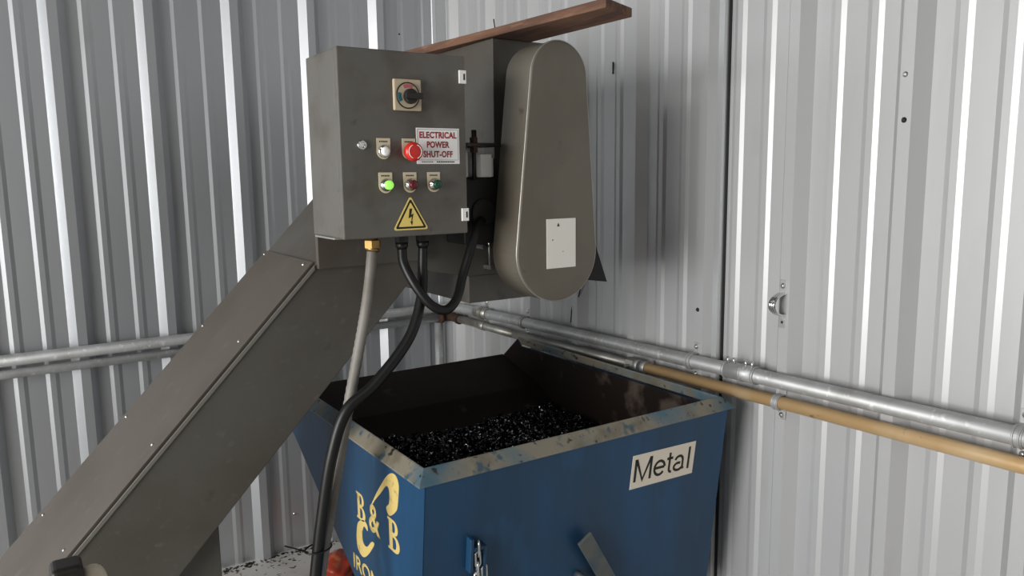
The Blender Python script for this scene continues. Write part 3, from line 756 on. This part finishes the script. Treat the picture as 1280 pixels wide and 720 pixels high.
# two-hole straps; a strap is band, tabs and screws
def strap(y, zc, r, label, group='pipe straps on the right wall', w=.022, grip=True, px=PX, mt='galv'):
    root = thing('pipe_strap', label, 'pipe strap', (XR - .032, y, zc), group)
    xw = XR - .0313
    b = MB(); outer = []; inner = []
    for i in range(17):
        a = PI / 2 + PI * i / 16
        outer.append((px + (r + .0025) * math.cos(a), zc + (r + .0025) * math.sin(a)))
        inner.append((px + (r + .0003) * math.cos(a), zc + (r + .0003) * math.sin(a)))
    loop = [(xw, outer[0][1])] + outer + [(xw, outer[-1][1])] + [(xw, inner[-1][1])] + inner[::-1] + [(xw, inner[0][1])]
    if abs(px - xw) < .004: loop = outer + inner[::-1]
    b.prism_xz(loop, y - w / 2, y + w / 2)
    for k in (-w * .28, w * .28):
        b.tube([(px + (r + .003) * math.cos(PI / 2 + PI * i / 16), y + k, zc + (r + .003) * math.sin(PI / 2 + PI * i / 16)) for i in range(17)], .0022, 6)
    b.build('band', M[mt], root)
    for s in (1, -1):
        t = MB(); za, zb = sorted((zc + s * (r + .0005), zc + s * (r + .034)))
        t.quadbox(xw - .0025, xw, y - w / 2, y + w / 2, za, zb)
        tb_ = t.build('tab', M[mt], root, bevel=.0008)
        MB().lathe((xw - .0025, y, zc + s * (r + .021)), (-1, 0, 0), [(0, .0075), (.0015, .0075), (.0018, .005), (.005, .0045), (.006, .002)], 14).build('screw', M['steel'], tb_)
strap(.706, silver_z(.706), .0212, 'ribbed silver strap holding the thick silver pipe at the right edge of the photo')
strap(1.622, silver_z(1.622), .0212, 'silver strap on the thick silver pipe just left of the four set screws')
strap(2.53, silver_z(2.53), .0212, 'dull strap on the thick silver pipe behind the bin near the corner')
strap(1.305, LZ(1.305), .0180, 'small silver strap holding the tan pipe midway along the right wall', px=PX + .003)
strap(2.845, silver_z(2.845), .0246, 'dull strap on the thick silver pipe closest to the corner', mt='galv_old')

# an empty strap screwed to a rib
es_ = thing('pipe_strap', 'empty silver strap screwed to a wall rib with no pipe in it', 'pipe strap', (XR - .032, 1.318, 1.257))
xw = XR - .0313; yc, zc = 1.316, 1.257
arc = []
for i in range(21):
    a = PI / 2 + PI * i / 20; arc.append((xw - .002 + .046 * math.cos(a), zc + .030 * math.sin(a)))
arc_in = [(xw - .002 + .0435 * math.cos(PI / 2 + PI * i / 20), zc + .0275 * math.sin(PI / 2 + PI * i / 20)) for i in range(21)]
b = MB(); b.prism_xz(arc + arc_in[::-1], yc - .011, yc + .011)
for k in (-.006, 0, .006): b.tube([(x - .0004, yc + k, z) for x, z in arc], .0022, 6)
b.build('band', M['chrome'], es_)
for s in (1, -1):
    t = MB(); za, zb = sorted((zc + s * .0275, zc + s * .066)); t.quadbox(xw - .0025, xw, yc - .011, yc + .011, za, zb)
    tb_ = t.build('tab', M['galv'], es_, bevel=.0008)
    if s > 0: MB().lathe((xw - .0025, yc, zc + .050), (-1, 0, 0), [(0, .0075), (.0015, .0075), (.0018, .005), (.005, .0045), (.006, .002)], 14).build('screw', M['steel'], tb_)
    else: MB().cyl((xw - .0028, yc, zc - .050), (xw - .002, yc, zc - .050), .004, n=12).build('hole', M['ink'], tb_)

# sheet screws
def screw(x, y, z, d, label, mt='steel'):
    m = MB(); m.lathe((x, y, z), d, [(0, .0065), (.0015, .0065), (.0018, .0042), (.0048, .0042), (.0055, .003)], 12)
    tag(m.build('sheet_screw', M[mt]), label, 'screw', 'sheet screws in the walls')
screw(XR - .0313, 1.622, 1.199, (-1, 0, 0), 'dark screw in the rib above the silver strap left of the set screws', 'dark_metal')
screw(XR - .0313, 1.011, 1.827, (-1, 0, 0), 'upper of two small screws high on the right wall')
screw(XR - .0313, 1.008, 1.725, (-1, 0, 0), 'lower of two small screws high on the right wall', 'dark_metal')
screw(XR - .0313, .706, 1.200, (-1, 0, 0), 'screw in the rib above the strap at the right edge')
screw(.60, YB + .0004, .045 + .03, (0, -1, 0), 'low screw on the back wall just right of the conveyor leg')
screw(.96, YB + .0004, .16, (0, -1, 0), 'low screw on the back wall just left of the cables')
screw(1.535, YB + .0004, 2.23, (0, -1, 0), 'screw on the back wall above the timber plank', 'dark_metal')
nl = MB(); nl.cyl((XR - .001, 2.055, 1.985), (XR - .014, 2.040, 1.945), .003, n=8); tag(nl.build('bent_nail', M['dark_metal']), 'bent dark nail on the right wall beside the chain guard top', 'nail')
wr = MB(); wr.tube(spline([(1.752, 2.155, 1.30), (1.745, 2.185, 1.21), (1.752, 2.21, 1.165), (1.756, 2.25, 1.125), (1.757, 2.262, 1.06)], 8), .0022, 6)
tag(wr.build('thin_wire', M['rubber']), 'thin dark wire hanging on the right wall below the chain guard', 'wire')

# ------------------------------------------------------------------ small things at the foot of the picture
ps = thing('clamp_post', 'dark steel post with a rounded cap cut off by the bottom left of the photo', 'post', (.037, 1.22, 0))
MB().quadbox(.016, .054, 1.205, 1.240, .02, 1.045).build('post', M['dark_metal'], ps, bevel=.003)
MB().quadbox(-.03, .10, 1.16, 1.29, 0, .02).build('base_plate', M['dark_metal'], ps, bevel=.002)
MB().quadbox(.014, .056, 1.197, 1.245, 1.030, 1.070).build('cap', M['dark_metal'], ps, bevel=.009, segs=4)
sp2 = MB(); sp2.tube(spline([(.054, 1.225, 1.00), (.060, 1.225, 1.030), (.066, 1.225, 1.043), (.074, 1.225, 1.030), (.078, 1.225, .96)], 6), [.010, .0105, .011, .0115, .012, .012, .012] + [.0125] * 18, 14)
tag(sp2.build('handle_grip', M['beige'], ps), 'beige plastic grip')

# crumpled orange-red bag on the floor behind the bin
bg = MB(); bx, by = 1.035, 2.90
bmesh.ops.create_icosphere(bg.bm, subdivisions=4, radius=1.0)
for v in bg.bm.verts:
    n_ = v.co.normalized(); s = 1 + .10 * math.sin(5 * n_.x + 2 * n_.z) * math.cos(4 * n_.y) + .05 * math.sin(11 * n_.x * n_.y + 7 * n_.z)
    v.co = Vector((bx + n_.x * .085 * s, by + n_.y * .10 * s, max(.0, .030 + n_.z * .046 * s)))
for fc in bg.bm.faces: fc.smooth = True
tag(bg.build('plastic_bag', M['orange']), 'crumpled orange-red plastic bag on the floor behind the cables', 'bag')

# dirt and chips strewn along the foot of the back wall
db = MB()
for k in range(420):
    if k < 260: x, y = random.uniform(.45, 1.5), 3.19 - abs(random.gauss(0, .025)) - .004
    else: x, y = random.uniform(.4, 1.4), random.uniform(2.5, 3.17)
    s = random.uniform(.003, .010) * (1.6 if random.random() < .06 else 1); a = random.uniform(0, PI); e = s * random.uniform(.25, .6)
    ca, sa = math.cos(a), math.sin(a)
    db.prism_xy([(x + ca * s, y + sa * s), (x - sa * e, y + ca * e), (x - ca * s, y - sa * s), (x + sa * e, y - ca * e)], 0.0003, random.uniform(.001, .003))
tag(db.build('floor_debris', M['dark_metal']), 'dark specks and metal crumbs strewn on the pale floor by the back wall', 'debris', kind='stuff')

# ------------------------------------------------------------------ light
def area(name, loc, rot, sx, sy, power, colr):
    l = bpy.data.lights.new(name, 'AREA'); l.shape = 'RECTANGLE'; l.size = sx; l.size_y = sy; l.energy = power; l.color = colr
    o = bpy.data.objects.new(name, l); o.location = loc; o.rotation_euler = rot; COL.objects.link(o); return o
# daylight through the open roll-up door in the left wall
area('door_daylight', (XL + .02, (OY0 + OY1) / 2, OZ / 2 + .15), (0, -PI / 2, 0), 2.5, 2.7, 325, (1.0, .985, .96))
# added fill lamp under the roof behind the camera, no fixture there
area('fill_light', (-.8, -.6, ZC - .15), (0, 0, 0), 1.3, .3, 12, (1.0, .97, .93))

w = bpy.data.worlds.new('world'); SC.world = w; w.use_nodes = True
w.node_tree.nodes['Background'].inputs['Color'].default_value = (.75, .82, .9, 1)
w.node_tree.nodes['Background'].inputs['Strength'].default_value = 1.0

SC.view_settings.view_transform = 'Standard'
SC.view_settings.look = 'None'
SC.view_settings.gamma = 1
SC.view_settings.use_curve_mapping = False
SC.view_settings.exposure = 0.0
try:
    SC.cycles.use_denoising = True
    SC.cycles.max_bounces = 10
    SC.cycles.diffuse_bounces = 5
    SC.cycles.sample_clamp_indirect = 6
except Exception:
    pass
